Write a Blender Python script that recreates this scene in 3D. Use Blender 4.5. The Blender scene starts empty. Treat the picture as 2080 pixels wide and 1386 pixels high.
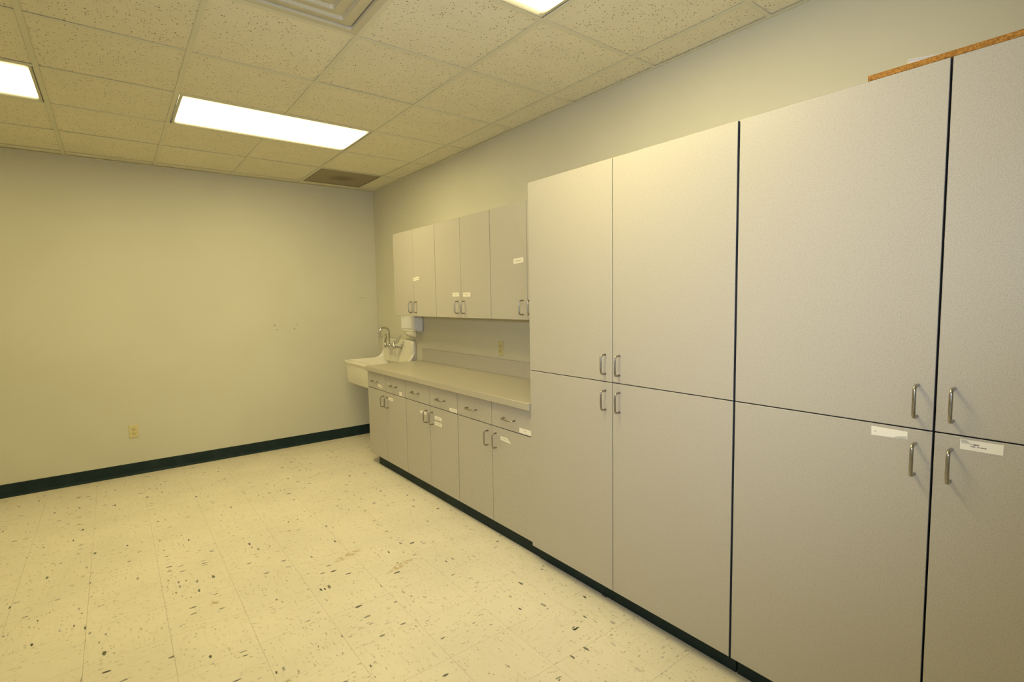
import bpy, bmesh, math, random
from mathutils import Vector, Matrix

random.seed(7)
SC = bpy.context.scene
COL = SC.collection

# ------------------------------------------------------------------ camera
CAM_H = 1.4899
cam_d = bpy.data.cameras.new('camera')
cam_d.sensor_fit = 'HORIZONTAL'
cam_d.sensor_width = 36.0
cam_d.lens = 1046.71 / 2080 * 36.0
cam_d.clip_start = 0.02
cam = bpy.data.objects.new('camera', cam_d)
COL.objects.link(cam)
_r = Vector((0.7903285948, -0.6124489836, -0.0169397374))
_u = Vector((0.0623627305, 0.0529089902, 0.9966501536))
_f = Vector((0.6095011092, 0.7887375237, -0.0800094788))
cam.matrix_world = Matrix(((_r.x, _u.x, -_f.x, 0), (_r.y, _u.y, -_f.y, 0),
                           (_r.z, _u.z, -_f.z, CAM_H), (0, 0, 0, 1)))
SC.camera = cam

# ------------------------------------------------------------------ light and exposure
LAMP_COL = (1.0, 0.855, 0.43)        # fluorescent lens colour
LAMP_POW = 19.8
SKY_COL = (0.62, 0.78, 1.0)
SKY_POW = 3.0
w = bpy.data.worlds.new('world')
SC.world = w
w.use_nodes = True
w.node_tree.nodes['Background'].inputs[0].default_value = (*SKY_COL, 1)
w.node_tree.nodes['Background'].inputs[1].default_value = SKY_POW
SC.view_settings.view_transform = 'Standard'
SC.view_settings.look = 'None'
SC.view_settings.gamma = 1.0
SC.view_settings.use_curve_mapping = False
SC.view_settings.exposure = 0.0

# the photographer's flash, tilted up on top of the camera
fl = bpy.data.lights.new('camera_flash', 'SPOT')
fl.energy = 126
fl.color = (0.80, 0.855, 1.0)
fl.spot_size = math.radians(114)
fl.spot_blend = 1.0
fl.shadow_soft_size = .03
flo = bpy.data.objects.new('camera_flash', fl)
COL.objects.link(flo)
flo.location = (0, 0, CAM_H + .13)
_d = (_f + _r * (60 / 1046.7) + _u * (170 / 1046.7)).normalized()
flo.rotation_euler = _d.to_track_quat('-Z', 'Y').to_euler()

# ------------------------------------------------------------------ room dimensions
XR, YB = 2.388, 5.592               # cabinet wall, back wall
XL, YR = -3.30, -2.45               # left wall, rear wall (behind the camera)
H = 2.716                           # suspended ceiling
GX0, GP = 0.3730, 0.6045            # ceiling grid, x lines
GY0, GQ = 3.015, 0.6132             # ceiling grid, y lines
ADDED_WIN = (-2.9, -0.3, 0.9, 2.1)        # window added in the unseen rear wall for cool daylight: x0, x1, z0, z1
EPS = 0.0005


# ------------------------------------------------------------------ materials
def mat(name, color=(.5, .5, .5), rough=.5, metal=0.0, spec=.5):
    m = bpy.data.materials.new(name)
    m.use_nodes = True
    b = m.node_tree.nodes['Principled BSDF']
    b.inputs['Base Color'].default_value = (*color, 1)
    b.inputs['Roughness'].default_value = rough
    b.inputs['Metallic'].default_value = metal
    b.inputs['Specular IOR Level'].default_value = spec
    return m


class G:
    """small node-graph helper"""
    def __init__(s, m):
        s.t = m.node_tree
        s.b = s.t.nodes.get('Principled BSDF')

    def n(s, kind, **kw):
        x = s.t.nodes.new(kind)
        for k, v in kw.items():
            setattr(x, k, v)
        return x

    def l(s, a, b):
        s.t.links.new(a, b)

    def _in(s, sock, v):
        if hasattr(v, 'default_value') or isinstance(v, bpy.types.NodeSocket):
            s.l(v, sock)
        else:
            sock.default_value = v

    def math(s, op, a, b=0.0, c=None, clamp=False):
        x = s.n('ShaderNodeMath', operation=op, use_clamp=clamp)
        s._in(x.inputs[0], a)
        s._in(x.inputs[1], b)
        if c is not None:
            s._in(x.inputs[2], c)
        return x.outputs[0]

    def vec(s, op, a, b):
        x = s.n('ShaderNodeVectorMath', operation=op)
        s._in(x.inputs[0], a)
        s._in(x.inputs[1], b)
        return x.outputs[0]

    def mix(s, f, a, b):
        x = s.n('ShaderNodeMix', data_type='RGBA')
        s._in(x.inputs[0], f)
        s._in(x.inputs[6], a if not isinstance(a, tuple) else (*a, 1))
        s._in(x.inputs[7], b if not isinstance(b, tuple) else (*b, 1))
        return x.outputs[2]

    def noise(s, v, scale, detail=2, rough=.5):
        x = s.n('ShaderNodeTexNoise')
        s.l(v, x.inputs['Vector'])
        x.inputs['Scale'].default_value = scale
        x.inputs['Detail'].default_value = detail
        x.inputs['Roughness'].default_value = rough
        return x.outputs[0]

    def voro(s, v, scale, feature='F1'):
        x = s.n('ShaderNodeTexVoronoi', feature=feature)
        s.l(v, x.inputs['Vector'])
        x.inputs['Scale'].default_value = scale
        return x

    def smooth(s, v, a, b, lo=0.0, hi=1.0):
        x = s.n('ShaderNodeMapRange', interpolation_type='SMOOTHSTEP')
        s._in(x.inputs[0], v)
        x.inputs[1].default_value = a
        x.inputs[2].default_value = b
        x.inputs[3].default_value = lo
        x.inputs[4].default_value = hi
        return x.outputs[0]

    def obj(s):
        return s.n('ShaderNodeTexCoord').outputs['Object']

    def pos(s):
        return s.n('ShaderNodeNewGeometry').outputs['Position']

    def sep(s, v):
        x = s.n('ShaderNodeSeparateXYZ')
        s.l(v, x.inputs[0])
        return x.outputs

    def bump(s, h, strength=.2, dist=.001):
        x = s.n('ShaderNodeBump')
        x.inputs['Strength'].default_value = strength
        x.inputs['Distance'].default_value = dist
        s.l(h, x.inputs['Height'])
        s.l(x.outputs[0], s.b.inputs['Normal'])


def scale_col(c, k):
    return tuple(v * k for v in c)


# painted wall: pale grey-green with light roller texture
WALLC = (0.61, 0.585, 0.455)
m_wall = mat('wall_paint', WALLC, .55, spec=.3)
g = G(m_wall)
p = g.pos()
n1 = g.noise(p, 1.3, 3)
g.l(g.mix(g.smooth(n1, .35, .65), scale_col(WALLC, .975), scale_col(WALLC, 1.02)), g.b.inputs['Base Color'])
g.bump(g.noise(p, 260, 2), .08, .0006)

# ceiling tile: pinholes and fissures
TILEC = (0.77, 0.72, 0.54)
m_ctile = mat('mineral_fibre_tile', TILEC, .9, spec=.1)
g = G(m_ctile)
info = g.n('ShaderNodeObjectInfo')
off = g.n('ShaderNodeCombineXYZ')
g.l(g.math('MULTIPLY', info.outputs['Random'], 37.0), off.inputs[0])
g.l(g.math('MULTIPLY', info.outputs['Random'], 91.0), off.inputs[1])
v = g.vec('ADD', g.obj(), off.outputs[0])
warp = g.n('ShaderNodeTexNoise')
g.l(v, warp.inputs['Vector'])
warp.inputs['Scale'].default_value = 120
wv = g.vec('ADD', v, g.vec('MULTIPLY', g.vec('SUBTRACT', warp.outputs['Color'], (.5, .5, .5)), (.006, .006, .006)))
va = g.voro(wv, 95)
hole_a = g.math('LESS_THAN', va.outputs['Distance'],
                g.math('MULTIPLY', g.math('SUBTRACT', g.sep(va.outputs['Color'])[0], .38), .56))
vb = g.voro(wv, 190)
hole_b = g.math('LESS_THAN', vb.outputs['Distance'],
                g.math('MULTIPLY', g.math('SUBTRACT', g.sep(vb.outputs['Color'])[1], .45), .52))
holes = g.math('MAXIMUM', hole_a, g.math('MULTIPLY', hole_b, .6))
tint = g.mix(g.smooth(g.noise(v, 6, 2), .3, .7), scale_col(TILEC, .96), scale_col(TILEC, 1.03))
rnd = g.mix(info.outputs['Random'], scale_col(TILEC, .97), scale_col(TILEC, 1.03))
mx = g.n('ShaderNodeMix', data_type='RGBA')
mx.inputs[0].default_value = .5
g.l(tint, mx.inputs[6])
g.l(rnd, mx.inputs[7])
g.l(g.mix(g.math('MULTIPLY', holes, .92), mx.outputs[2], (0.22, 0.18, 0.10)), g.b.inputs['Base Color'])
g.bump(g.math('SUBTRACT', 1.0, holes), .4, .0015)

m_tee = mat('ceiling_grid_paint', (0.68, 0.65, 0.48), .5, spec=.3)
m_plenum = mat('plenum_dark', (.06, .05, .035), .9, spec=.1)

# vinyl composition floor tile with directional chips
VCT = (0.735, 0.68, 0.55)
m_vct = mat('vinyl_floor_tile', VCT, .38, spec=.35)
g = G(m_vct)
info = g.n('ShaderNodeObjectInfo')
off = g.n('ShaderNodeCombineXYZ')
g.l(g.math('MULTIPLY', info.outputs['Random'], 53.0), off.inputs[0])
g.l(g.math('MULTIPLY', info.outputs['Random'], 117.0), off.inputs[1])
v = g.vec('ADD', g.obj(), off.outputs[0])
wn = g.n('ShaderNodeTexNoise')
g.l(v, wn.inputs['Vector'])
wn.inputs['Scale'].default_value = 60
wn.inputs['Detail'].default_value = 2
v2 = g.vec('ADD', v, g.vec('MULTIPLY', g.vec('SUBTRACT', wn.outputs['Color'], (.5, .5, .5)), (.012, .012, 0)))


def chips(vscale, lo, k, chan):
    vo = g.voro(g.vec('MULTIPLY', v2, vscale), 1.0)
    c = g.sep(vo.outputs['Color'])
    size = g.math('MULTIPLY', g.math('SUBTRACT', c[chan], lo), k)
    return g.math('LESS_THAN', vo.outputs['Distance'], size), c


cl, cc = chips((18, 50, 1), .71, 1.25, 0)       # large dark chips
cs, sc_ = chips((31, 112, 1), .58, .80, 1)      # fine streaks
cd, dc = chips((62, 88, 1), .68, .9, 2)         # small specks
base = g.mix(g.smooth(g.noise(g.pos(), 2.2, 4), .3, .7), scale_col(VCT, .95), scale_col(VCT, 1.03))
base = g.mix(g.math('MULTIPLY', g.smooth(g.noise(g.vec('MULTIPLY', v2, (8, 40, 1)), 1.6, 4), .5, .75), .30),
             base, (.56, .49, .31))
base = g.mix(g.math('MULTIPLY', cs, g.math('MULTIPLY_ADD', sc_[0], .62, .14)), base, (.27, .25, .145))
base = g.mix(g.math('MULTIPLY', cd, g.math('MULTIPLY_ADD', dc[0], .5, .12)), base, (.17, .165, .10))
base = g.mix(g.math('MULTIPLY', cl, g.math('MULTIPLY_ADD', g.math('POWER', cc[1], 1.1), .92, .12)), base,
             (.035, .042, .028))
# worn brown scuffs in the middle of the floor
P = g.sep(g.pos())


def blot(cx, cy, ax, ay, ang):
    dx = g.math('SUBTRACT', P[0], cx)
    dy = g.math('SUBTRACT', P[1], cy)
    c_, s_ = math.cos(ang), math.sin(ang)
    u = g.math('ADD', g.math('MULTIPLY', dx, c_ / ax), g.math('MULTIPLY', dy, s_ / ax))
    w_ = g.math('ADD', g.math('MULTIPLY', dx, -s_ / ay), g.math('MULTIPLY', dy, c_ / ay))
    return g.smooth(g.math('ADD', g.math('MULTIPLY', u, u), g.math('MULTIPLY', w_, w_)), 0, 1, 1, 0)


st = g.math('MAXIMUM', blot(1.02, 2.93, .13, .035, .35), blot(1.2, 2.62, .12, .03, .3))
st = g.math('MAXIMUM', st, blot(.31, 2.88, .03, .03, 0))
st = g.math('MULTIPLY', st, g.smooth(g.noise(g.pos(), 38, 3), .4, .6))
base = g.mix(g.math('MULTIPLY', st, .75), base, (.42, .29, .10))
g.l(base, g.b.inputs['Base Color'])
g.l(g.smooth(g.noise(g.pos(), 3.5, 3), .3, .7, .32, .46), g.b.inputs['Roughness'])

m_slab = mat('floor_adhesive', (.30, .25, .15), .8)

# grey speckled laminate of all cabinets
LAM = (0.475, 0.442, 0.375)


def laminate(name, c, rough, contrast=1.0):
    m = mat(name, c, rough, spec=.45)
    g = G(m)
    o = g.obj()
    a = g.noise(o, 420, 2, .6)
    b = g.noise(o, 130, 3, .6)
    f = g.smooth(a, .32, .68)
    c1 = g.mix(f, scale_col(c, 1 - .16 * contrast), scale_col(c, 1 + .12 * contrast))
    c2 = g.mix(g.math('MULTIPLY', g.smooth(b, .52, .7), .22 * contrast), c1, scale_col(c, .66))
    g.l(c2, g.b.inputs['Base Color'])
    g.bump(a, .10, .0004)
    return m


m_lam = laminate('speckled_laminate', LAM, .42)
m_top = laminate('counter_laminate', (.46, .42, .33), .30, .7)
m_edge = mat('dark_edge_banding', (.07, .075, .085), .5)
m_inside = mat('cabinet_interior', (.05, .045, .04), .8)  # darkened, also on carcass front edges, to paint shade into the door gaps
m_toe = mat('dark_green_vinyl', (.010, .019, .016), .55, spec=.25)
g = G(m_toe)
g.l(g.mix(g.smooth(g.noise(g.pos(), 9, 4), .4, .75), (.008, .022, .021), (.015, .031, .029)), g.b.inputs['Base Color'])

# brushed metal pulls
m_nickel = mat('brushed_nickel', (.40, .37, .32), .30, 1.0)
g = G(m_nickel)
g.l(g.smooth(g.noise(g.vec('MULTIPLY', g.obj(), (900, 900, 40)), 1, 2), .3, .7, .22, .38), g.b.inputs['Roughness'])
m_chrome = mat('polished_chrome', (.66, .65, .63), .06, 1.0)

m_porc = mat('glazed_porcelain', (.80, .76, .62), .12, spec=.5)
m_white = mat('white_enamel', (.78, .77, .74), .35)
m_plate = mat('ivory_plastic', (.62, .545, .28), .35)
m_socket = mat('ivory_socket', (.55, .475, .23), .4)
m_slot = mat('dark_slot', (.05, .035, .015), .7)
m_paper = mat('label_paper', (.84, .80, .70), .7, spec=.2)
m_tape = mat('clear_tape', (.55, .55, .50), .2)
m_ink = mat('label_ink', (.10, .085, .06), .7)
m_inkf = mat('faded_ink', (.42, .36, .25), .7)
m_towel = mat('paper_towel', (.80, .76, .64), .9, spec=.1)
m_carton = mat('white_card', (.80, .76, .66), .7, spec=.2)
m_grey = mat('grey_plastic', (.30, .29, .27), .5)
m_alu = mat('white_fixture_frame', (.56, .52, .37), .4)

# particle board: pressed wood chips
m_pb = mat('particle_board', (.45, .22, .05), .8, spec=.2)
g = G(m_pb)
vo = g.voro(g.obj(), 260)
f = g.sep(vo.outputs['Color'])
c1 = g.mix(f[0], (.26, .11, .018), (.50, .25, .055))
c1 = g.mix(g.math('MULTIPLY', g.smooth(g.noise(g.obj(), 300, 3), .55, .7), .7), c1, (.16, .06, .012))
g.l(c1, g.b.inputs['Base Color'])
g.bump(f[1], .3, .001)

# return grille: fine perforations with the dark of the duct behind painted into the middle
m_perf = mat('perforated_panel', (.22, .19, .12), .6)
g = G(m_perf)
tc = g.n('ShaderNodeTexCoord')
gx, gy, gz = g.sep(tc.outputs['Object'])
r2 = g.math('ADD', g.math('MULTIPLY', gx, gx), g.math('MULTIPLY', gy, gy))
duct_shade = g.smooth(g.math('SQRT', r2), .02, .16, .55, 0)
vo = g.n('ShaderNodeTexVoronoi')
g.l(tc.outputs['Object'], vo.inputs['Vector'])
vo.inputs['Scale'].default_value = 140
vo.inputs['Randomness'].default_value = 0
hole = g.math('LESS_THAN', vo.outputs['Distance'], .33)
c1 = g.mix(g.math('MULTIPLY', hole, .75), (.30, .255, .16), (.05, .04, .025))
g.l(g.mix(duct_shade, c1, (.06, .045, .015)), g.b.inputs['Base Color'])

# glowing prismatic lens: tubes behind it, dimmer towards the edges
def lit_lens(name, col, pw):
    m = bpy.data.materials.new(name)
    m.use_nodes = True
    g = G(m)
    g.t.nodes.remove(g.b)
    em = g.n('ShaderNodeEmission')
    tc = g.n('ShaderNodeTexCoord')
    gx, gy, gz = g.sep(tc.outputs['Generated'])
    ed = g.math('ABSOLUTE', g.math('SUBTRACT', gy, .5))
    fall = g.math('ADD', g.math('POWER', g.smooth(ed, .30, .50, 1.0, 0.0), 1.4), .05)
    edx = g.math('ABSOLUTE', g.math('SUBTRACT', gx, .5))
    fall = g.math('MULTIPLY', fall, g.smooth(edx, .482, .50, 1.0, .5))
    g.l(g.math('MULTIPLY', fall, pw), em.inputs[1])
    em.inputs[0].default_value = (*col, 1)
    g.l(em.outputs[0], g.t.nodes['Material Output'].inputs[0])
    return m


m_lens = lit_lens('lit_lens', LAMP_COL, LAMP_POW)
m_lens_aged = lit_lens('lit_lens_aged_tubes', (1.0, .84, .38), LAMP_POW * .54)

# glass of the added window (unseen rear wall, behind the camera)
m_added_glass = bpy.data.materials.new('window_glass')
m_added_glass.use_nodes = True
g = G(m_added_glass)
g.t.nodes.remove(g.b)
tr = g.n('ShaderNodeBsdfTransparent')
gl = g.n('ShaderNodeBsdfGlossy')
gl.inputs['Roughness'].default_value = .02
ms = g.n('ShaderNodeMixShader')
ms.inputs[0].default_value = .06
g.l(tr.outputs[0], ms.inputs[1])
g.l(gl.outputs[0], ms.inputs[2])
g.l(ms.outputs[0], g.t.nodes['Material Output'].inputs[0])


# ------------------------------------------------------------------ mesh helpers
class MB:
    """collects shapes into ONE mesh; coordinates are relative to `o`"""
    def __init__(s, o=(0, 0, 0)):
        s.bm = bmesh.new()
        s.o = Vector(o)

    def _v(s, co):
        return s.bm.verts.new(Vector(co) - s.o)

    def box(s, x0, x1, y0, y1, z0, z1, bev=0.0, mi=0, seg=2):
        vs = [s._v((x, y, z)) for x in (x0, x1) for y in (y0, y1) for z in (z0, z1)]
        idx = [(0, 1, 3, 2), (4, 6, 7, 5), (0, 4, 5, 1), (2, 3, 7, 6), (0, 2, 6, 4), (1, 5, 7, 3)]
        fs = []
        for q in idx:
            f = s.bm.faces.new([vs[i] for i in q])
            f.material_index = mi
            fs.append(f)
        if bev > 0:
            es = list({e for f in fs for e in f.edges})
            r = bmesh.ops.bevel(s.bm, geom=es, offset=bev, segments=seg, profile=.5, affect='EDGES')
            for f in r['faces']:
                f.material_index = mi
        return s

    def poly(s, pts, mi=0):
        f = s.bm.faces.new([s._v(q) for q in pts])
        f.material_index = mi
        return s

    def prism(s, pts, d, mi=0):
        """closed polygon pts (3-D) extruded by vector d"""
        d = Vector(d)
        a = [s._v(q) for q in pts]
        b = [s._v(Vector(q) + d) for q in pts]
        n = len(pts)
        for f in ([*a], [*reversed(b)]):
            s.bm.faces.new(f).material_index = mi
        for i in range(n):
            s.bm.faces.new((a[i], b[i], b[(i + 1) % n], a[(i + 1) % n])).material_index = mi
        return s

    def tube(s, path, rad, seg=12, cap=True, mi=0):
        path = [Vector(q) for q in path]
        rads = rad if isinstance(rad, (list, tuple)) else [rad] * len(path)
        rings, up = [], None
        for i, q in enumerate(path):
            t = (path[min(i + 1, len(path) - 1)] - path[max(i - 1, 0)]).normalized()
            if up is None:
                up = Vector((0, 0, 1)) if abs(t.z) < .9 else Vector((0, 1, 0))
            side = t.cross(up).normalized()
            up = side.cross(t).normalized()
            ring = []
            for k in range(seg):
                a = 2 * math.pi * k / seg
                ring.append(s._v(q + (side * math.cos(a) + up * math.sin(a)) * rads[i]))
            rings.append(ring)
        for a, b in zip(rings, rings[1:]):
            for k in range(seg):
                f = s.bm.faces.new((a[k], a[(k + 1) % seg], b[(k + 1) % seg], b[k]))
                f.smooth = True
                f.material_index = mi
        if cap:
            s.bm.faces.new(list(reversed(rings[0]))).material_index = mi
            s.bm.faces.new(rings[-1]).material_index = mi
        return s

    def loops(s, rings, cap0=False, cap1=False, smooth=True, mi=0):
        vr = [[s._v(q) for q in r] for r in rings]
        n = len(vr[0])
        for a, b in zip(vr, vr[1:]):
            for k in range(n):
                f = s.bm.faces.new((a[k], a[(k + 1) % n], b[(k + 1) % n], b[k]))
                f.smooth = smooth
                f.material_index = mi
        if cap0:
            s.bm.faces.new(list(reversed(vr[0]))).material_index = mi
        if cap1:
            s.bm.faces.new(vr[-1]).material_index = mi
        return s

    def mesh(s, name, mats):
        bmesh.ops.recalc_face_normals(s.bm, faces=s.bm.faces)
        me = bpy.data.meshes.new(name)
        s.bm.to_mesh(me)
        s.bm.free()
        for m in (mats if isinstance(mats, (list, tuple)) else [mats]):
            me.materials.append(m)
        return me

    def build(s, name, mats, parent=None, loc=None):
        return link(name, s.mesh(name, mats), parent, loc)


def link(name, me, parent=None, loc=None, rot=None):
    ob = bpy.data.objects.new(name, me)
    COL.objects.link(ob)
    if parent is not None:
        ob.parent = parent
    if loc is not None:
        ob.location = loc
    if rot is not None:
        ob.rotation_euler = rot
    return ob


def thing(name, base, label, cat, group=None):
    e = bpy.data.objects.new(name, None)
    e.empty_display_size = .1
    COL.objects.link(e)
    e.location = base
    e['label'] = label
    e['category'] = cat
    if group:
        e['group'] = group
    return e


def tag(o, label, cat, group=None):
    o['label'] = label
    o['category'] = cat
    if group:
        o['group'] = group
    return o


def struct(o):
    o['kind'] = 'structure'
    return o


def rrect(x0, x1, y0, y1, z, r, n=5):
    """rounded rectangle loop, counter-clockwise seen from above"""
    out = []
    for cx, cy, a0 in ((x1 - r, y1 - r, 0), (x0 + r, y1 - r, 90), (x0 + r, y0 + r, 180), (x1 - r, y0 + r, 270)):
        for k in range(n + 1):
            a = math.radians(a0 + 90 * k / n)
            out.append((cx + r * math.cos(a), cy + r * math.sin(a), z))
    return out


# ------------------------------------------------------------------ floor
floor = struct(MB().box(XL, XR, YR, YB, -.12, -.0032).build('floor', m_slab))
TX0, TY0, TP = -0.188, 1.180, 0.3046
tile_me = MB().box(-TP / 2 + .0004, TP / 2 - .0004, -TP / 2 + .0004, TP / 2 - .0004, -.0031, 0).mesh('floor_tile', m_vct)
cut_cache = {}
rest = MB()
kx0 = math.floor((XL - TX0) / TP)
kx1 = math.ceil((XR - TX0) / TP)
ky0 = math.floor((YR - TY0) / TP)
ky1 = math.ceil((YB - TY0) / TP)
for i in range(kx0, kx1):
    for j in range(ky0, ky1):
        xa, xb = TX0 + i * TP, TX0 + (i + 1) * TP
        ya, yb = TY0 + j * TP, TY0 + (j + 1) * TP
        xa_, xb_, ya_, yb_ = max(xa, XL), min(xb, XR), max(ya, YR), min(yb, YB)
        if xb_ - xa_ < .005 or yb_ - ya_ < .005:
            continue
        near = xa > -1.75 and xa < 1.92 and ya > .55
        full = xb_ - xa_ > TP - .001 and yb_ - ya_ > TP - .001
        if not near:
            rest.box(xa_ + .0004, xb_ - .0004, ya_ + .0004, yb_ - .0004, -.0031, 0)
            continue
        rot = math.pi / 2 if (i + j) % 2 else 0.0
        if full:
            link('floor_tile', tile_me, floor, ((xa + xb) / 2, (ya + yb) / 2, 0), (0, 0, rot))
        else:
            cx, cy = (xa_ + xb_) / 2, (ya_ + yb_) / 2
            MB((cx, cy, 0)).box(xa_ + .0004, xb_ - .0004, ya_ + .0004, yb_ - .0004, -.0031, 0).build(
                'floor_tile', m_vct, floor, (cx, cy, 0))
o = rest.build('floor_tile_field', m_vct, floor)
o['kind'] = 'stuff'

# ------------------------------------------------------------------ walls
WT = .12
wall_right = struct(MB().box(XR, XR + WT, YR - WT, YB + WT, 0, 3.0).build('wall_right', m_wall))
wall_back = struct(MB().box(XL - WT, XR, YB, YB + WT, 0, 3.0).build('wall_back', m_wall))
wall_left = struct(MB().box(XL - WT, XL, YR - WT, YB, 0, 3.0).build('wall_left', m_wall))
wx0, wx1, wz0, wz1 = ADDED_WIN
wr = MB()
wr.box(XL, wx0, YR - WT, YR, 0, 3.0).box(wx1, XR, YR - WT, YR, 0, 3.0)
wr.box(wx0, wx1, YR - WT, YR, 0, wz0).box(wx0, wx1, YR - WT, YR, wz1, 3.0)
wall_rear = struct(wr.build('wall_rear', m_wall))
added_win = MB()  # frame of the unseen window, added to let in cool daylight
fw = .05
added_win.box(wx0, wx0 + fw, YR - .09, YR - .02, wz0, wz1).box(wx1 - fw, wx1, YR - .09, YR - .02, wz0, wz1)
added_win.box(wx0 + fw, wx1 - fw, YR - .09, YR - .02, wz0, wz0 + fw).box(wx0 + fw, wx1 - fw, YR - .09, YR - .02, wz1 - fw, wz1)
xm = (wx0 + wx1) / 2
added_win.box(xm - .025, xm + .025, YR - .09, YR - .02, wz0 + fw, wz1 - fw)
added_window = struct(added_win.build('window_1', m_alu))
for a, b in ((wx0 + fw, xm - .025), (xm + .025, wx1 - fw)):
    MB().box(a, b, YR - .058, YR - .052, wz0 + fw, wz1 - fw).build('pane', m_added_glass, added_window)
pl = bpy.data.lights.new('daylight_portal', 'AREA')
pl.shape = 'RECTANGLE'
pl.size, pl.size_y = wx1 - wx0, wz1 - wz0
pl.cycles.is_portal = True
plo = bpy.data.objects.new('daylight_portal', pl)
COL.objects.link(plo)
plo.location = (xm, YR - .11, (wz0 + wz1) / 2)
plo.rotation_euler = (math.radians(90), 0, 0)

# old screw holes and a scuff in the back wall
for hx, hz, r in ((1.290, 1.272, .0042), (1.311, 1.226, .0042), (1.505, 1.268, .0036), (1.479, 1.228, .0042),
                  (1.476, 1.268, .0022)):
    b = MB()
    b.loops([[(hx + r * math.cos(a) * k, YB - dy, hz + r * math.sin(a) * k)
              for a in [2 * math.pi * t / 12 for t in range(12)]] for k, dy in ((1.15, .0004), (1.0, .0012), (.55, .0006))],
            cap1=True)
    b.build('screw_hole', m_slot, wall_back)
b = MB()
b.prism([(2.165, YB - .0008, 1.537), (2.195, YB - .0008, 1.5405), (2.225, YB - .0008, 1.541), (2.262, YB - .0008, 1.538),
         (2.225, YB - .0008, 1.5355), (2.19, YB - .0008, 1.535)], (0, .0008, 0))
b.build('scuff_mark', mat('wall_scuff', (.36, .33, .22), .7), wall_back)

# ------------------------------------------------------------------ baseboards (vinyl cove)
def cove(name, x0, x1, y0, y1, face):
    b = MB()
    t, h = .006, .105
    if face == 'y':     # against the back wall, runs along x
        pr = [(0, 0), (.018, 0), (.012, .004), (t, .02), (t, h - .003), (.003, h), (0, h)]
        b.prism([(x0, y1 - a, z) for a, z in pr], (x1 - x0, 0, 0))
    elif face == 'x':   # against the right wall
        pr = [(0, 0), (.018, 0), (.012, .004), (t, .02), (t, h - .003), (.003, h), (0, h)]
        b.prism([(x1 - a, y0, z) for a, z in pr], (0, y1 - y0, 0))
    return struct(b.build(name, m_toe))


cove('baseboard_back', XL, XR, YB, YB, 'y')
cove('baseboard_right', XR, XR, 4.58, YB - .019, 'x')

# ------------------------------------------------------------------ suspended ceiling
ceiling = struct(MB().box(XL, XR, YR, YB, 2.86, 3.0).build('ceiling', m_plenum))
gx = [GX0 + k * GP for k in range(-6, 4)]
gy = [GY0 + k * GQ for k in range(-9, 5)]
gx = [x for x in gx if XL + .03 < x < XR - .03]
gy = [y for y in gy if YR + .03 < y < YB - .03]
LIGHTS = [(0, 1), (-3, 1), (0, -3)]       # grid cells of the fixtures, two cells wide each
for x in gx:
    b = MB((x, 0, H))
    cuts = sorted((GY0 + j * GQ + .012, GY0 + (j + 1) * GQ - .012) for i, j in LIGHTS if abs(GX0 + (i + 1) * GP - x) < .01)
    ya = YR
    for c0, c1 in cuts + [(YB, YB)]:        # no tee across the middle of a 4 ft light
        b.box(x - .012, x + .012, ya, c0, H, H + .003, .0006, seg=1).box(x - .001, x + .001, ya, c0, H + .003, H + .04)
        ya = c1
    b.build('main_tee', m_tee, ceiling, (x, 0, H))
for y in gy:
    xs = [XL] + gx + [XR]
    b = MB((0, y, H))
    for a, c in zip(xs, xs[1:]):
        b.box(a + .0122, c - .0122, y - .012, y + .012, H + .0004, H + .0034, .0006, seg=1)
    b.build('cross_tee', m_tee, ceiling, (0, y, H))
b = MB()
b.box(XR - .022, XR, YR, YB, H - .0015, H + .001).box(XR - .0015, XR, YR, YB, H + .001, H + .03)
struct(b.build('trim_1', m_tee))
b = MB()
b.box(XL, XR - .0222, YB - .022, YB, H - .0015, H + .001).box(XL, XR - .0222, YB - .0015, YB, H + .001, H + .03)
struct(b.build('trim_2', m_tee))


def cell(i, j):
    """ceiling grid cell (x0, x1, y0, y1); i counts x from the line at GX0, j counts y from GY0"""
    return GX0 + i * GP, GX0 + (i + 1) * GP, GY0 + j * GQ, GY0 + (j + 1) * GQ


skip = set()
for i, j in LIGHTS:
    skip |= {(i, j), (i + 1, j)}
skip |= {(0, -2), (2, 3)}
ct_me = MB().box(-GP / 2 + .004, GP / 2 - .004, -GQ / 2 + .004, GQ / 2 - .004, 0, .014, .001, seg=1).mesh('ceiling_tile', m_ctile)
for i in range(-7, 4):
    for j in range(-9, 5):
        if (i, j) in skip:
            continue
        x0, x1, y0, y1 = cell(i, j)
        xa, xb, ya, yb = max(x0, XL), min(x1, XR), max(y0, YR), min(y1, YB)
        if xb - xa < .02 or yb - ya < .02:
            continue
        z = H + .0042 + random.random() * .0012
        if xb - xa > GP - .001 and yb - ya > GQ - .001:
            o = link('ceiling_tile', ct_me, ceiling, ((x0 + x1) / 2, (y0 + y1) / 2, z))
            o.rotation_euler = (random.uniform(-.0018, .0018), random.uniform(-.0018, .0018), 0)
        else:
            cx, cy = (xa + xb) / 2, (ya + yb) / 2
            MB((cx, cy, 0)).box(xa + .003, xb - .003, ya + .003, yb - .003, 0, .014, .001, seg=1).build(
                'ceiling_tile', m_ctile, ceiling, (cx, cy, z))

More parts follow.
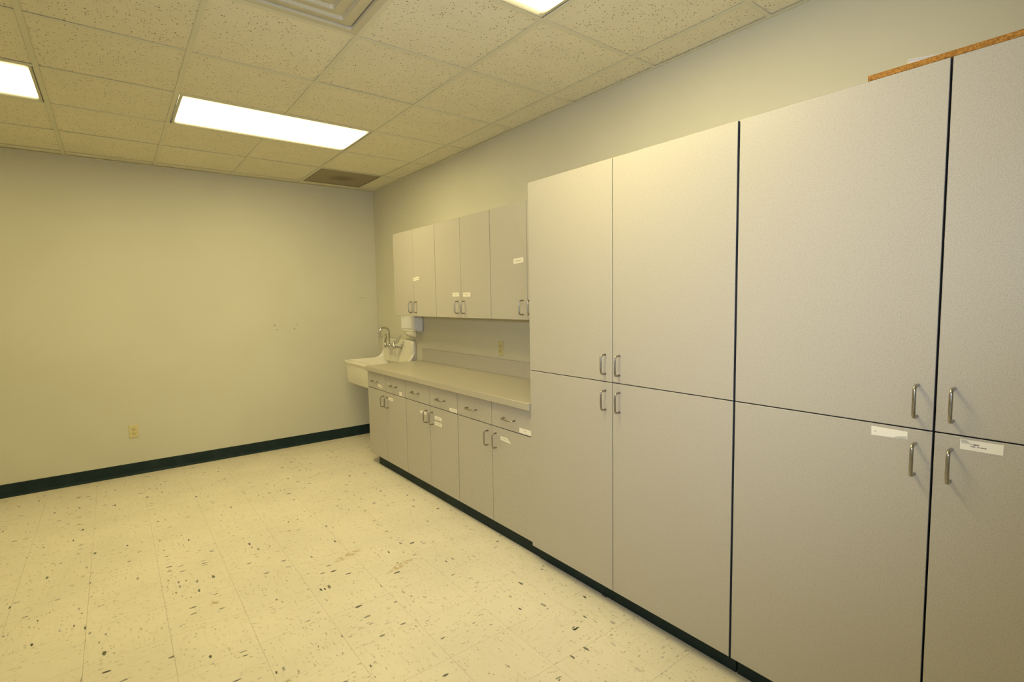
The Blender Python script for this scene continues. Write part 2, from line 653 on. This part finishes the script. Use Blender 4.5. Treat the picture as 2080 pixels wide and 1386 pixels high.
# recessed fluorescent fixtures
LIGHT_LABELS = ['long lit ceiling panel over the middle of the room, nearest the back wall',
                'lit ceiling panel at the far left, cut off by the left edge of the photo',
                'lit ceiling panel above the tall cabinets, its corner showing at the top edge']
for (i, j), lab in zip(LIGHTS, LIGHT_LABELS):
    x0 = GX0 + i * GP + .013
    x1 = GX0 + (i + 2) * GP - .013
    y0, y1 = GY0 + j * GQ + .0125, GY0 + (j + 1) * GQ - .0125
    cx, cy = (x0 + x1) / 2, (y0 + y1) / 2
    t = thing('ceiling_light', (cx, cy, H), lab, 'ceiling light', 'lit fluorescent ceiling panels')
    o_ = (cx, cy, H)
    b = MB(o_)      # steel housing, open below
    b.box(x0, x1, y0, y1, H + .105, H + .110)
    b.box(x0, x0 + .003, y0, y1, H + .004, H + .105).box(x1 - .003, x1, y0, y1, H + .004, H + .105)
    b.box(x0, x1, y0, y0 + .003, H + .004, H + .105).box(x0, x1, y1 - .003, y1, H + .004, H + .105)
    b.build('housing', m_edge, t)
    fx0, fx1 = x0 + .008, x1 - .004
    b = MB(o_)      # lens door frame
    fr = .014
    b.box(fx0, fx0 + fr, y0, y1, H + .001, H + .009, .001, seg=1).box(fx1 - fr, fx1, y0, y1, H + .001, H + .009, .001, seg=1)
    b.box(fx0 + fr, fx1 - fr, y0, y0 + fr * .6, H + .001, H + .009, .001, seg=1)
    b.box(fx0 + fr, fx1 - fr, y1 - fr * .6, y1, H + .001, H + .009, .001, seg=1)
    b.build('lens_frame', m_alu, t)
    b = MB(o_)
    b.poly([(fx0 + fr, y0 + fr * .6, H + .006), (fx1 - fr, y0 + fr * .6, H + .006),
            (fx1 - fr, y1 - fr * .6, H + .006), (fx0 + fr, y1 - fr * .6, H + .006)])
    b.build('lens', m_lens_aged if i == -3 else m_lens, t)

# supply air diffuser: nested square cones
x0, x1, y0, y1 = cell(0, -2)
x0, x1, y0, y1 = x0 + .0125, x1 - .0125, y0 + .0125, y1 - .0125
cx, cy = (x0 + x1) / 2, (y0 + y1) / 2
t = thing('air_diffuser', (cx, cy, H), 'square white supply air diffuser with nested rings at the top edge of the photo', 'air vent')
hw, hd = (x1 - x0) / 2, (y1 - y0) / 2


def sq(k, z, r):
    return rrect(cx - hw * k, cx + hw * k, cy - hd * k, cy + hd * k, z, r, 3)


b = MB((cx, cy, H))
b.loops([sq(1, H + .006, .003), sq(1, H + .001, .003), sq(.90, H + .001, .012), sq(.89, H + .010, .012), sq(.89, H + .08, .012)], smooth=False)
b.build('frame', m_alu, t)
for k in (.875, .665, .455, .245):
    b = MB((cx, cy, H))
    kk = k - .19
    b.loops([sq(k, H + .016, .016), sq(k - .010, H + .011, .014), sq(kk + .014, H - .002, .012), sq(kk, H - .003, .012),
             sq(kk, H, .012), sq(kk - .035, H + .020, .010), sq(k - .02, H + .020, .014)], smooth=False)
    b.build('louver_ring', m_alu, t)
MB((cx, cy, H)).loops([sq(.062, H + .004, .006), sq(.062, H - .001, .006)], True, True, False).build('centre_plate', m_alu, t)
b = MB((cx, cy, H))
b.box(cx - hw, cx + hw, cy - hd, cy + hd, H + .09, H + .095)
b.build('duct_plate', m_plenum, t)

# return air grille
x0, x1, y0, y1 = cell(2, 3)
x0, x1, y0, y1 = x0 + .0125, x1 - .0125, y0 + .0125, y1 - .0125
cx, cy = (x0 + x1) / 2, (y0 + y1) / 2
t = thing('return_air_grille', (cx, cy, H), 'dark perforated return air grille in the ceiling corner above the sink', 'air vent')
b = MB((cx, cy, H))
fr = .012
b.box(x0, x0 + fr, y0, y1, H + .001, H + .008).box(x1 - fr, x1, y0, y1, H + .001, H + .008)
b.box(x0 + fr, x1 - fr, y0, y0 + fr, H + .001, H + .008).box(x0 + fr, x1 - fr, y1 - fr, y1, H + .001, H + .008)
b.build('frame', mat('grille_frame', (.20, .165, .09), .5), t)
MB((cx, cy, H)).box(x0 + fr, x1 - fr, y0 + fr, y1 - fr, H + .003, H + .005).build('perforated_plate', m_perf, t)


# ------------------------------------------------------------------ cabinet parts
def handle_mesh(cc, r, stand, name='handle'):
    """bent wire pull, legs along +x to the door face at x = 0, bar vertical"""
    rb = .013
    pts = [(0, 0, cc / 2)]
    for k in range(6):
        a = math.pi / 2 * k / 5
        pts.append((-(stand - rb) - rb * math.sin(a), 0, cc / 2 - rb + rb * math.cos(a)))
    for k in range(6):
        a = math.pi / 2 * k / 5
        pts.append((-(stand - rb) - rb * math.cos(a), 0, -cc / 2 + rb - rb * math.sin(a)))
    pts.append((0, 0, -cc / 2))
    return MB().tube(pts, r, 10).mesh(name, m_nickel)


h_door = handle_mesh(.090, .0048, .032)
h_drawer = handle_mesh(.104, .0048, .032)


def add_label(door, base, X, pts, rows=(), mats=(m_paper, m_ink), tape=None, seed=0):
    """paper strip stuck on a door: pts are its (y, z) corners TL, TR, BR, BL (may have more);
    rows are (u0, u1, v, height, ink) lines of print"""
    rng = random.Random(seed)
    b = MB(base)
    b.prism([(X - .0007, y, z) for y, z in pts], (.0007 - .0001, 0, 0))
    q = pts[:4]

    def at(u, v):
        a = [q[0][k] * (1 - u) + q[1][k] * u for k in (0, 1)]
        c = [q[3][k] * (1 - u) + q[2][k] * u for k in (0, 1)]
        return [a[k] * (1 - v) + c[k] * v for k in (0, 1)]

    for u0, u1, v, h, _ in rows:
        u = u0
        while u < u1:
            wd = rng.uniform(.012, .03)
            hh = h * rng.uniform(.6, 1.0)
            if rng.random() > .14:
                cs = [at(u, v - hh / 2), at(min(u + wd, u1), v - hh / 2), at(min(u + wd, u1), v + hh / 2), at(u, v + hh / 2)]
                b.poly([(X - .0009, y, z) for y, z in cs], 1)
            u += wd + .008
    if tape:
        b.poly([(X - .00085, *at(u, v)) for u, v in tape], 2)
    return b.build('label', list(mats) + [m_tape], door)


def slab(base, X, y0, y1, z0, z1, th=.019):
    """door or drawer front with softly broken edges and a dark edge line"""
    b = MB(base).box(X, X + th, y0, y1, z0, z1, .0012, seg=1)
    for f in b.bm.faces:
        f.normal_update()
        if abs(f.normal.x) < .3:
            f.material_index = 1
    return b


# ---- tall cabinets
XT = 1.81
ZT0, ZT1, ZM = .0915, 2.115, 1.0985


def tall_cabinet(ya, yb, label, ymid, g_mid, h_off, gl, gr, labels):
    base = (XT + .3, (ya + yb) / 2, 0)
    t = thing('tall_cabinet', base, label, 'cabinet', 'full-height grey laminate cabinets')
    b = MB(base)
    X0, X1, p = XT + .021, XR - .001, .018
    for y in (ya, yb - p):
        b.box(X0, X1, y, y + p, ZT0, ZT1)
    b.box(X0, X1, ya + p, yb - p, ZT1 - p, ZT1).box(X0, X1, ya + p, yb - p, ZT0, ZT0 + p)
    b.box(X0 + .03, X1, ya + p, yb - p, ZM - .009, ZM + .009)
    b.box(X1 - .008, X1, ya + p, yb - p, ZT0 + p, ZT1 - p)
    b.bm.faces.ensure_lookup_table()
    for f in b.bm.faces:
        f.normal_update()
        c = f.calc_center_median() + Vector(base)
        if c.x < X0 + .04 and abs(f.normal.x) > .9:
            f.material_index = 1
        elif ya + .01 < c.y < yb - .01 and c.z < ZT1 - .002 and c.x > X0 + .1:
            f.material_index = 1
    b.build('carcass', [m_lam, m_inside], t)
    MB(base).box(1.866, X1, ya + .001, yb - .001, 0, ZT0 - .001).build('toe_kick', m_toe, t)
    gm = .0018
    for k, (y0, y1, hy) in enumerate(((ymid + g_mid / 2, yb - gl, ymid + h_off), (ya + gr, ymid - g_mid / 2, ymid - h_off))):
        for z0, z1, hz in ((ZM + gm, ZT1, 1.1815), (ZT0, ZM - gm, 1.0115)):
            d = slab(base, XT, y0, y1, z0, z1).build('door', [m_lam, m_edge], t)
            link('handle', h_door, d, (XT - base[0], hy - base[1], hz))
            for lb in labels.get((k, z0 < ZM - .2), ()):
                add_label(d, base, XT, **lb)
    return t


tall_cabinet(.9975, 2.1835, 'tall grey cabinet beside the counter, with plain unlabelled doors', 1.587, .003, .0425, .0005, .0022, {})
tall_cabinet(-.185, .9935, 'tall grey cabinet nearest the camera, two paper labels on its lower doors', .4045, .0055, .0405, .0022, .001, {
    (0, True): [dict(pts=[(.555, 1.088), (.464, 1.0865), (.464, 1.068), (.478, 1.063), (.554, 1.061)][:2] + [(.464, 1.0635), (.5545, 1.0605)],
                     rows=[(.06, .145, .54, .12, 1)], tape=[(.70, .80), (.97, .60), (.985, .99), (.62, .99)], seed=2)],
    (1, True): [dict(pts=[(.346, 1.0905), (.259, 1.0905), (.259, 1.0625), (.346, 1.0625)],
                     rows=[(.25, .45, .40, .16, 1), (.25, .63, .60, .10, 1)], tape=[(.01, .04), (.15, .04), (.24, .36), (.03, .42)], seed=3)],
})

# ---- base cabinets
XBF = 1.83


def base_cabinet(ya, yb, label, labels, end_left=False):
    base = (XBF + .28, (ya + yb) / 2, 0)
    t = thing('base_cabinet', base, label, 'cabinet', 'grey laminate base cabinets under the counter')
    X0, X1, p = XBF + .021, XR - .001, .018
    zb, zt = .0960, .866
    b = MB(base)
    for y in (ya, yb - p):
        b.box(X0, X1, y, y + p, zb, zt)
    b.box(X0, X1, ya + p, yb - p, zb, zb + p).box(X1 - .008, X1, ya + p, yb - p, zb + p, zt)
    b.box(X0 + .001, X0 + .02, ya + p, yb - p, .700, .718)
    b.bm.faces.ensure_lookup_table()
    for f in b.bm.faces:
        f.normal_update()
        c = f.calc_center_median() + Vector(base)
        if c.x < X0 + .04 and abs(f.normal.x) > .9:
            f.material_index = 1
        elif ya + .01 < c.y < yb - .01 and c.x > X0 + .1:
            f.material_index = 1
    b.build('carcass', [m_lam, m_inside], t)
    MB(base).box(1.870, X1, ya + .001, min(yb - .001, 4.455), 0, zb - .001).build('toe_kick', m_toe, t)
    ym = (ya + yb) / 2
    gap = .0013
    for k, (y0, y1, hy) in enumerate(((ym + gap, yb - gap, ym + .044), (ya + gap, ym - gap, ym - .044))):
        d = slab(base, XBF, y0, y1, zb, .7085).build('door', [m_lam, m_edge], t)
        link('handle', h_door, d, (XBF - base[0], hy - base[1], .623))
        for lb in labels.get(('door', k), ()):
            add_label(d, base, XBF, **lb)
        d = slab(base, XBF, y0, y1, .7125, .8645).build('drawer', [m_lam, m_edge], t)
        link('handle', h_drawer, d, (XBF - base[0], (y0 + y1) / 2 - base[1] + .018, .780), (math.pi / 2, 0, 0))
        for lb in labels.get(('drawer', k), ()):
            add_label(d, base, XBF, **lb)
    return t


def rect(y0, y1, z0, z1, tilt=0.0):
    return [(y0, z1), (y1, z1 + tilt), (y1, z0 + tilt), (y0, z0)]


ONE = [(.14, .86, .52, .26, 1)]
TWO = [(.16, .86, .40, .22, 1), (.38, .64, .72, .18, 1)]
FD = (m_paper, m_inkf)
base_cabinet(3.785, 4.562, 'grey base cabinet next to the sink at the far end of the counter', {
    ('drawer', 0): [dict(pts=[(4.332, .760), (4.262, .759), (4.236, .734), (4.332, .737)], rows=ONE, mats=FD, seed=4)],
    ('drawer', 1): [dict(pts=rect(3.901, 3.852, .716, .748), rows=[(.2, .5, .3, .1, 1), (.2, .8, .5, .08, 1)], mats=FD, seed=5)],
    ('door', 1): [dict(pts=rect(4.118, 4.024, .649, .672), rows=ONE, mats=FD, seed=6)]})
base_cabinet(2.9935, 3.784, 'grey base cabinet in the middle of the counter run, two labels stacked on one door', {
    ('drawer', 1): [dict(pts=rect(3.099, 2.998, .718, .742), rows=[(.1, .9, .45, .26, 1)], mats=FD, seed=7)],
    ('door', 0): [dict(pts=rect(3.540, 3.440, .630, .653), rows=[(.25, .7, .5, .25, 1)], mats=FD, seed=8)],
    ('door', 1): [dict(pts=rect(3.315, 3.212, .622, .647), rows=[(.2, .75, .5, .25, 1)], mats=FD, seed=9),
                  dict(pts=rect(3.317, 3.212, .580, .605, -.001), rows=[(.1, .9, .3, .16, 1), (.15, .85, .55, .16, 1)], mats=FD, seed=10)]})
base_cabinet(2.186, 2.9925, 'grey base cabinet beside the tall cabinets, one torn label on its right door', {
    ('drawer', 1): [dict(pts=rect(2.312, 2.205, .7175, .747), rows=[(.38, .6, .5, .2, 1)], mats=FD, seed=11)],
    ('door', 1): [dict(pts=[(2.498, .660), (2.430, .658), (2.395, .632), (2.498, .636)], rows=[(.12, .9, .5, .24, 1)], mats=FD, seed=12)]})

# ---- countertop with backsplash
XC0, YC0, YC1 = 1.800, 2.188, 4.535
t = thing('countertop', (2.1, (YC0 + YC1) / 2, .868), 'grey laminate countertop with backsplash, running from the sink to the tall cabinets', 'countertop')
o_ = (2.1, (YC0 + YC1) / 2, .868)
MB(o_).box(XC0, XR - .001, YC0, YC1, .8685, .9105, .0015, seg=1).build('worktop', m_top, t)
MB(o_).box(XR - .020, XR - .001, YC0, YC1 - .03, .9107, 1.0295, .0012, seg=1).build('backsplash', m_lam, t)

# ---- wall cabinets
XU = 2.085
ZU0, ZU1 = 1.3595, 2.108


def wall_cabinet(ya, yb, label, labels, ym=None):
    base = (XU + .15, (ya + yb) / 2, ZU0)
    t = thing('wall_cabinet', base, label, 'cabinet', 'grey laminate wall cabinets above the counter')
    X0, X1, p = XU + .021, XR - .001, .018
    b = MB(base)
    for y in (ya, yb - p):
        b.box(X0, X1, y, y + p, ZU0, ZU1)
    b.box(X0, X1, ya + p, yb - p, ZU0, ZU0 + p).box(X0, X1, ya + p, yb - p, ZU1 - p, ZU1)
    b.box(X1 - .008, X1, ya + p, yb - p, ZU0 + p, ZU1 - p)
    b.bm.faces.ensure_lookup_table()
    for f in b.bm.faces:
        f.normal_update()
        c = f.calc_center_median() + Vector(base)
        if c.x < X0 + .04 and abs(f.normal.x) > .9:
            f.material_index = 1
        elif ya + .01 < c.y < yb - .01 and ZU0 + .01 < c.z < ZU1 - .01 and c.x > X0 + .1:
            f.material_index = 1
    b.build('carcass', [m_lam, m_inside], t)
    ym = ym or (ya + yb) / 2
    gap = .0012
    for k, (y0, y1, hy) in enumerate(((ym + gap, yb - gap, ym + .045), (ya + gap, ym - gap, ym - .043))):
        d = slab(base, XU, y0, y1, ZU0, ZU1).build('door', [m_lam, m_edge], t)
        link('handle', h_door, d, (XU - base[0], hy - base[1], 1.439 - base[2]))
        for lb in labels.get(k, ()):
            add_label(d, base, XU, **lb)
    return t


wall_cabinet(3.7015, 4.473, 'grey wall cabinet above the sink end, small tilted label on its right door', {
    1: [dict(pts=[(4.083, 1.692), (3.984, 1.703), (3.984, 1.674), (4.083, 1.664)], rows=ONE, mats=FD, seed=13)]}, 4.084)
wall_cabinet(2.9315, 3.7005, 'middle grey wall cabinet, with two matching labels side by side', {
    0: [dict(pts=rect(3.437, 3.345, 1.521, 1.550), rows=TWO, mats=FD, seed=14)],
    1: [dict(pts=rect(3.287, 3.189, 1.518, 1.548), rows=TWO, mats=FD, seed=15)]}, 3.316)
wall_cabinet(2.186, 2.9305, 'grey wall cabinet against the tall cabinets, mostly hidden behind them', {
    0: [dict(pts=[(2.667, 1.7535), (2.567, 1.7585), (2.567, 1.7265), (2.667, 1.7215)], rows=[(.15, .8, .52, .26, 1)], mats=FD, seed=16)]}, 2.532)

# ------------------------------------------------------------------ on top of the tall cabinets
b = MB((2.1, .2, ZT1))
b.box(XT, XR - .02, -.183, .599, ZT1 + .0005, ZT1 + .0165, .0008, seg=1)
tag(b.build('particle_board', m_pb, loc=(2.1, .2, ZT1)), 'raw orange particle board lying on top of the nearest tall cabinet', 'board')
a = math.radians(27)
d1 = Vector((math.sin(a), -math.cos(a), 0))
d2 = Vector((math.cos(a), math.sin(a), 0))
P0 = Vector((1.862, .514, ZT1 + .0170))
t = thing('flat_carton', P0, 'thin white carton lying askew on the particle board above the cabinets', 'box')
z0_, z1_ = P0.z, P0.z + .029
q0, q1, q2, q3 = P0, P0 + d1 * .42, P0 + d1 * .42 + d2 * .26, P0 + d2 * .26
MB(P0).prism([q0, q1, q2, q3], (0, 0, .026)).build('tray', m_carton, t)
e = .002
r0, r1, r2, r3 = q0 - d1 * e - d2 * e, q1 + d1 * e - d2 * e, q2 + d1 * e + d2 * e, q3 - d1 * e + d2 * e
MB(P0).prism([v_ + Vector((0, 0, .0262)) for v_ in (r0, r1, r2, r3)], (0, 0, .003)).build('lid', m_carton, t)

# ------------------------------------------------------------------ wall sink
SX0, SX1, SY0, SY1 = 1.905, XR - .001, 4.650, 5.385
SZ, SB = .886, .645
t = thing('wall_sink', ((SX0 + SX1) / 2, (SY0 + SY1) / 2, SB), 'white porcelain wall sink with high back, in the corner by the counter', 'sink')
o_ = ((SX0 + SX1) / 2, (SY0 + SY1) / 2, SB)


def sink_loop(i0, z, r, lift=1.0, n=8, m=14):
    """rounded rectangle inset by i0 whose side edges sweep up into the high back"""
    x0, x1, y0, y1 = SX0 + i0, SX1 - i0 * .3, SY0 + i0, SY1 - i0
    pts = []
    co = rrect(x0, x1, y0, y1, z, r, n)
    full = []
    for k in range(len(co)):
        a_, b_ = Vector(co[k]), Vector(co[(k + 1) % len(co)])
        full.append(a_)
        if (b_ - a_).length > r:
            for q in range(1, m):
                full.append(a_.lerp(b_, q / m))
    for q in full:
        s_ = max(0.0, min(1.0, (q.x - (SX1 - .145)) / .105))
        q.z += lift * (1 - math.sqrt(max(0.0, 1 - s_ * s_))) * .105
        pts.append(q)
    return pts


b = MB(o_)
b.loops([sink_loop(.03, SB, .03, 0), sink_loop(.022, SB + .012, .03, 0), sink_loop(.010, SZ - .05, .03, 0),
         sink_loop(.009, SZ - .040, .03, .9), sink_loop(.0, SZ - .036, .032), sink_loop(.0, SZ - .008, .032),
         sink_loop(.003, SZ - .002, .032), sink_loop(.008, SZ, .032), sink_loop(.030, SZ, .034), sink_loop(.036, SZ - .004, .036),
         sink_loop(.042, SZ - .02, .04), sink_loop(.060, SB + .05, .05, 0), sink_loop(.085, SB + .025, .06, 0),
         sink_loop(.2, SB + .018, .05, 0)], cap0=True, cap1=True)
b.build('basin', m_porc, t)
# high back: slab with rounded upper corners
BY0, BY1, BZ0, BZ1, BR = 4.652, 5.365, SZ - .03, 1.098, .038


def back_outline(i0, X):
    out = []
    for cy_, cz_, a0 in ((BY1 - BR, BZ1 - BR, 0), (BY0 + BR, BZ1 - BR, 90)):
        for k in range(7):
            a_ = math.radians(a0 + 90 * k / 6)
            out.append((X, cy_ + (BR - i0) * math.cos(a_), cz_ + (BR - i0) * math.sin(a_)))
    out.append((X, BY0 + i0, BZ0))
    out.append((X, BY1 - i0, BZ0))
    return out


XS = 2.338
b = MB(o_)
b.loops([back_outline(0, SX1), back_outline(0, XS + .010), back_outline(.003, XS + .003), back_outline(.010, XS)],
        cap0=True, cap1=True)
b.build('high_back', m_porc, t)
b = MB(o_)
cx, cy = 2.12, (SY0 + SY1) / 2
b.loops([[(cx + r * math.cos(2 * math.pi * k / 20), cy + r * math.sin(2 * math.pi * k / 20), SB + z)
          for k in range(20)] for r, z in ((.042, .0185), (.040, .022), (.030, .0215), (.022, .0188))], cap1=True)
b.build('drain', m_chrome, t)

# faucet on the sink back
FY, FX, FZ = 5.005, 2.258, 1.020
t = thing('faucet', (XS, FY, FZ), 'chrome wall faucet with gooseneck spout and two blade handles above the sink', 'faucet')
o_ = (XS, FY, FZ)
b = MB(o_)
b.tube([(FX, FY - .1, FZ), (FX, FY - .06, FZ), (FX, FY + .06, FZ), (FX, FY + .1, FZ)], [.014, .011, .011, .014], 14)
b.tube([(FX, FY, FZ - .014), (FX, FY, FZ + .012), (FX, FY, FZ + .026), (FX, FY, FZ + .034)], [.015, .019, .016, .012], 16)
b.build('bridge', m_chrome, t)
for s_ in (-1, 1):
    y = FY + .1 * s_
    b = MB(o_)
    b.tube([(XS - .0003, y, FZ), (XS - .006, y, FZ), (XS - .010, y, FZ), (XS - .014, y, FZ), (FX + .02, y, FZ), (FX - .012, y, FZ)],
           [.030, .030, .026, .013, .013, .016], 18)
    b.tube([(FX, y, FZ - .018), (FX, y, FZ), (FX, y, FZ + .022), (FX, y, FZ + .03), (FX, y, FZ + .046), (FX, y, FZ + .052)],
           [.012, .019, .019, .014, .015, .008], 16)
    b.build('valve', m_chrome, t)
    # wrist blade handle
    top = Vector((FX, y, FZ + .050))
    if s_ < 0:
        dv = Vector((.30, -1, 0)).normalized()
    else:
        dv = Vector((-.36, -.93, 0)).normalized()
    sd = Vector((-dv.y, dv.x, 0))
    wv_ = (sd * .62 + Vector((0, 0, .3))).normalized()
    if s_ < 0:      # broad face turned up and out, towards the room
        wv_ = Vector((-.54, -.73, .43)).cross(dv + Vector((0, 0, .55))).normalized()
    nv_ = wv_.cross(dv).normalized()
    rings = []
    for k in range(13):
        u = k / 12
        c_ = top + dv * (.118 * u) + Vector((0, 0, .004 + .082 * u ** 2.2))
        wd = .008 + .013 * math.sin(math.pi * min(1, u * 1.05)) ** .8
        th = .007 * (1 - u) + .003
        rings.append([c_ + wv_ * (wd * math.cos(2 * math.pi * q / 10)) + nv_ * (th * math.sin(2 * math.pi * q / 10))
                      for q in range(10)])
    b = MB(o_)
    b.loops(rings, True, True)
    b.build('blade_handle', m_chrome, t)
pts = [(FX, FY, FZ + .03), (FX, FY, FZ + .09), (FX - .001, FY, 1.170)]
R = .053
for k in range(1, 13):
    a_ = math.radians(205 * k / 12)
    pts.append((FX - R + R * math.cos(a_), FY, 1.172 + R * math.sin(a_)))
last = Vector(pts[-1])
pts.append(last + Vector((.006, 0, -.02)))
rad = [.0105] * (len(pts) - 1) + [.0105]
b = MB(o_)
b.tube(pts, rad, 14)
tip = Vector(pts[-1])
b.tube([tip + Vector((-.0005, 0, .004)), tip + Vector((.003, 0, -.012))], [.0125, .0125], 14)
b.build('spout', m_chrome, t)

# ------------------------------------------------------------------ paper towel dispenser
DX0, DX1, DY0, DY1 = 2.292, XR - .001, 4.503, 4.786
t = thing('paper_towel_dispenser', (2.34, 4.645, 1.19), 'small white paper towel dispenser on the wall under the cabinets', 'dispenser')
o_ = (2.34, 4.645, 1.19)
b = MB(o_)
prof = [(DX1, 1.190), (DX1, 1.356), (DX0 + .012, 1.356), (DX0, 1.348), (DX0, 1.224), (DX0 + .006, 1.216), (DX0 + .03, 1.206)]
b.prism([(x, DY0, z) for x, z in prof], (0, DY1 - DY0, 0))
bmesh.ops.bevel(b.bm, geom=[e_ for e_ in b.bm.edges], offset=.003, segments=2, profile=.5, affect='EDGES')
b.build('cover', m_white, t)
MB(o_).box(DX0 + .004, DX0 + .06, DY0 + .02, DY1 - .012, 1.196, 1.214, .003).build('tray_lip', m_porc, t)
MB(o_).box(DX0 - .002, DX0 + .004, DY1 - .052, DY1 - .045, 1.322, 1.3535, .0008, seg=1).build('latch', m_grey, t)
for px, pz in ((DX1 - .016, 1.204), (DX0 + .02, 1.205)):
    MB(o_).tube([(px, DY0 + .002, pz), (px, DY0 - .002, pz)], .004, 10).build('rivet', m_grey, t)
MB(o_).box(DX1 - .004, DX1, DY0 - .0075, DY0 - .0004, 1.196, 1.356).build('back_plate', m_grey, t)
b = MB((2.32, 4.6, 1.16))
n = 10
front, back = [], []
for k in range(n + 1):
    y = 4.505 + (4.705 - 4.505) * k / n
    sag = .0045 * math.sin(math.pi * k / n)
    for lst, dx in ((front, 0), (back, .0016)):
        lst.append([(DX0 + .016 + dx, y, 1.197), (DX0 + .010 + dx - sag, y, 1.180), (DX0 + .013 + dx - sag * 1.5, y, 1.148 + .010 * (k / n) - .003)])
for lst in (front, back):
    for a_, c_ in zip(lst, lst[1:]):
        for r in range(2):
            f = b.bm.faces.new([b._v(v_) for v_ in (a_[r], c_[r], c_[r + 1], a_[r + 1])])
            f.smooth = True
for a_, c_ in ((front, back),):
    for k in range(n):
        b.poly([a_[k][2], a_[k + 1][2], c_[k + 1][2], c_[k][2]])
    for r in range(2):
        b.poly([a_[0][r], a_[0][r + 1], c_[0][r + 1], c_[0][r]])
        b.poly([a_[n][r], a_[n][r + 1], c_[n][r + 1], c_[n][r]])
bmesh.ops.remove_doubles(b.bm, verts=b.bm.verts, dist=1e-5)
tag(b.build('paper_towel', m_towel, loc=(2.32, 4.6, 1.16)), 'white paper towel hanging out of the wall dispenser', 'paper towel')


# ------------------------------------------------------------------ electrical outlets
def outlet(name_label, center, face):
    """duplex receptacle; face 'y': on the back wall, 'x': on the right wall"""
    t = thing('wall_outlet', center, name_label, 'outlet', 'ivory duplex outlets')
    if face == 'x':
        t.rotation_euler = (0, 0, -math.pi / 2)
    b = MB()        # local frame: wall at y = 0, front towards -y
    w2, h2 = .035, .0575
    b.loops([[(sx * k1, -d, sz * k2) for sx, sz in ((-1, -1), (1, -1), (1, 1), (-1, 1))] for k1, k2, d in
             ((w2, h2, .0002), (w2, h2, .003), (w2 - .004, h2 - .004, .0062))], True, True, False)
    b.build('cover_plate', m_plate, t)
    for s_ in (-1, 1):
        b = MB()
        ring = []
        for k in range(24):
            a_ = 2 * math.pi * k / 24
            ring.append((.0172 * math.cos(a_), max(-.0125, min(.0125, .0172 * math.sin(a_))) + s_ * .0195))
        b.loops([[(x, -.0058, z) for x, z in ring], [(x, -.0080, z) for x, z in ring]], False, True, False)
        zc = s_ * .0195
        for sx, hh in ((-.0064, .0042), (.0064, .0034)):
            b.box(sx - .0011, sx + .0011, -.0083, -.0078, zc - hh + .002, zc + hh + .002, mi=1)
        b.tube([(0, -.0083, zc - .0075), (0, -.0078, zc - .0075)], .0024, 8, mi=1)
        b.build('socket', [m_socket, m_slot], t)
    MB().tube([(0, -.0060, 0), (0, -.0074, 0)], .003, 10).build('screw', m_socket, t)
    return t


outlet('ivory wall outlet low on the back wall above the baseboard', (.0835, YB, .387), 'y')
outlet('ivory wall outlet above the counter backsplash', (XR, 3.2325, 1.1105), 'x')
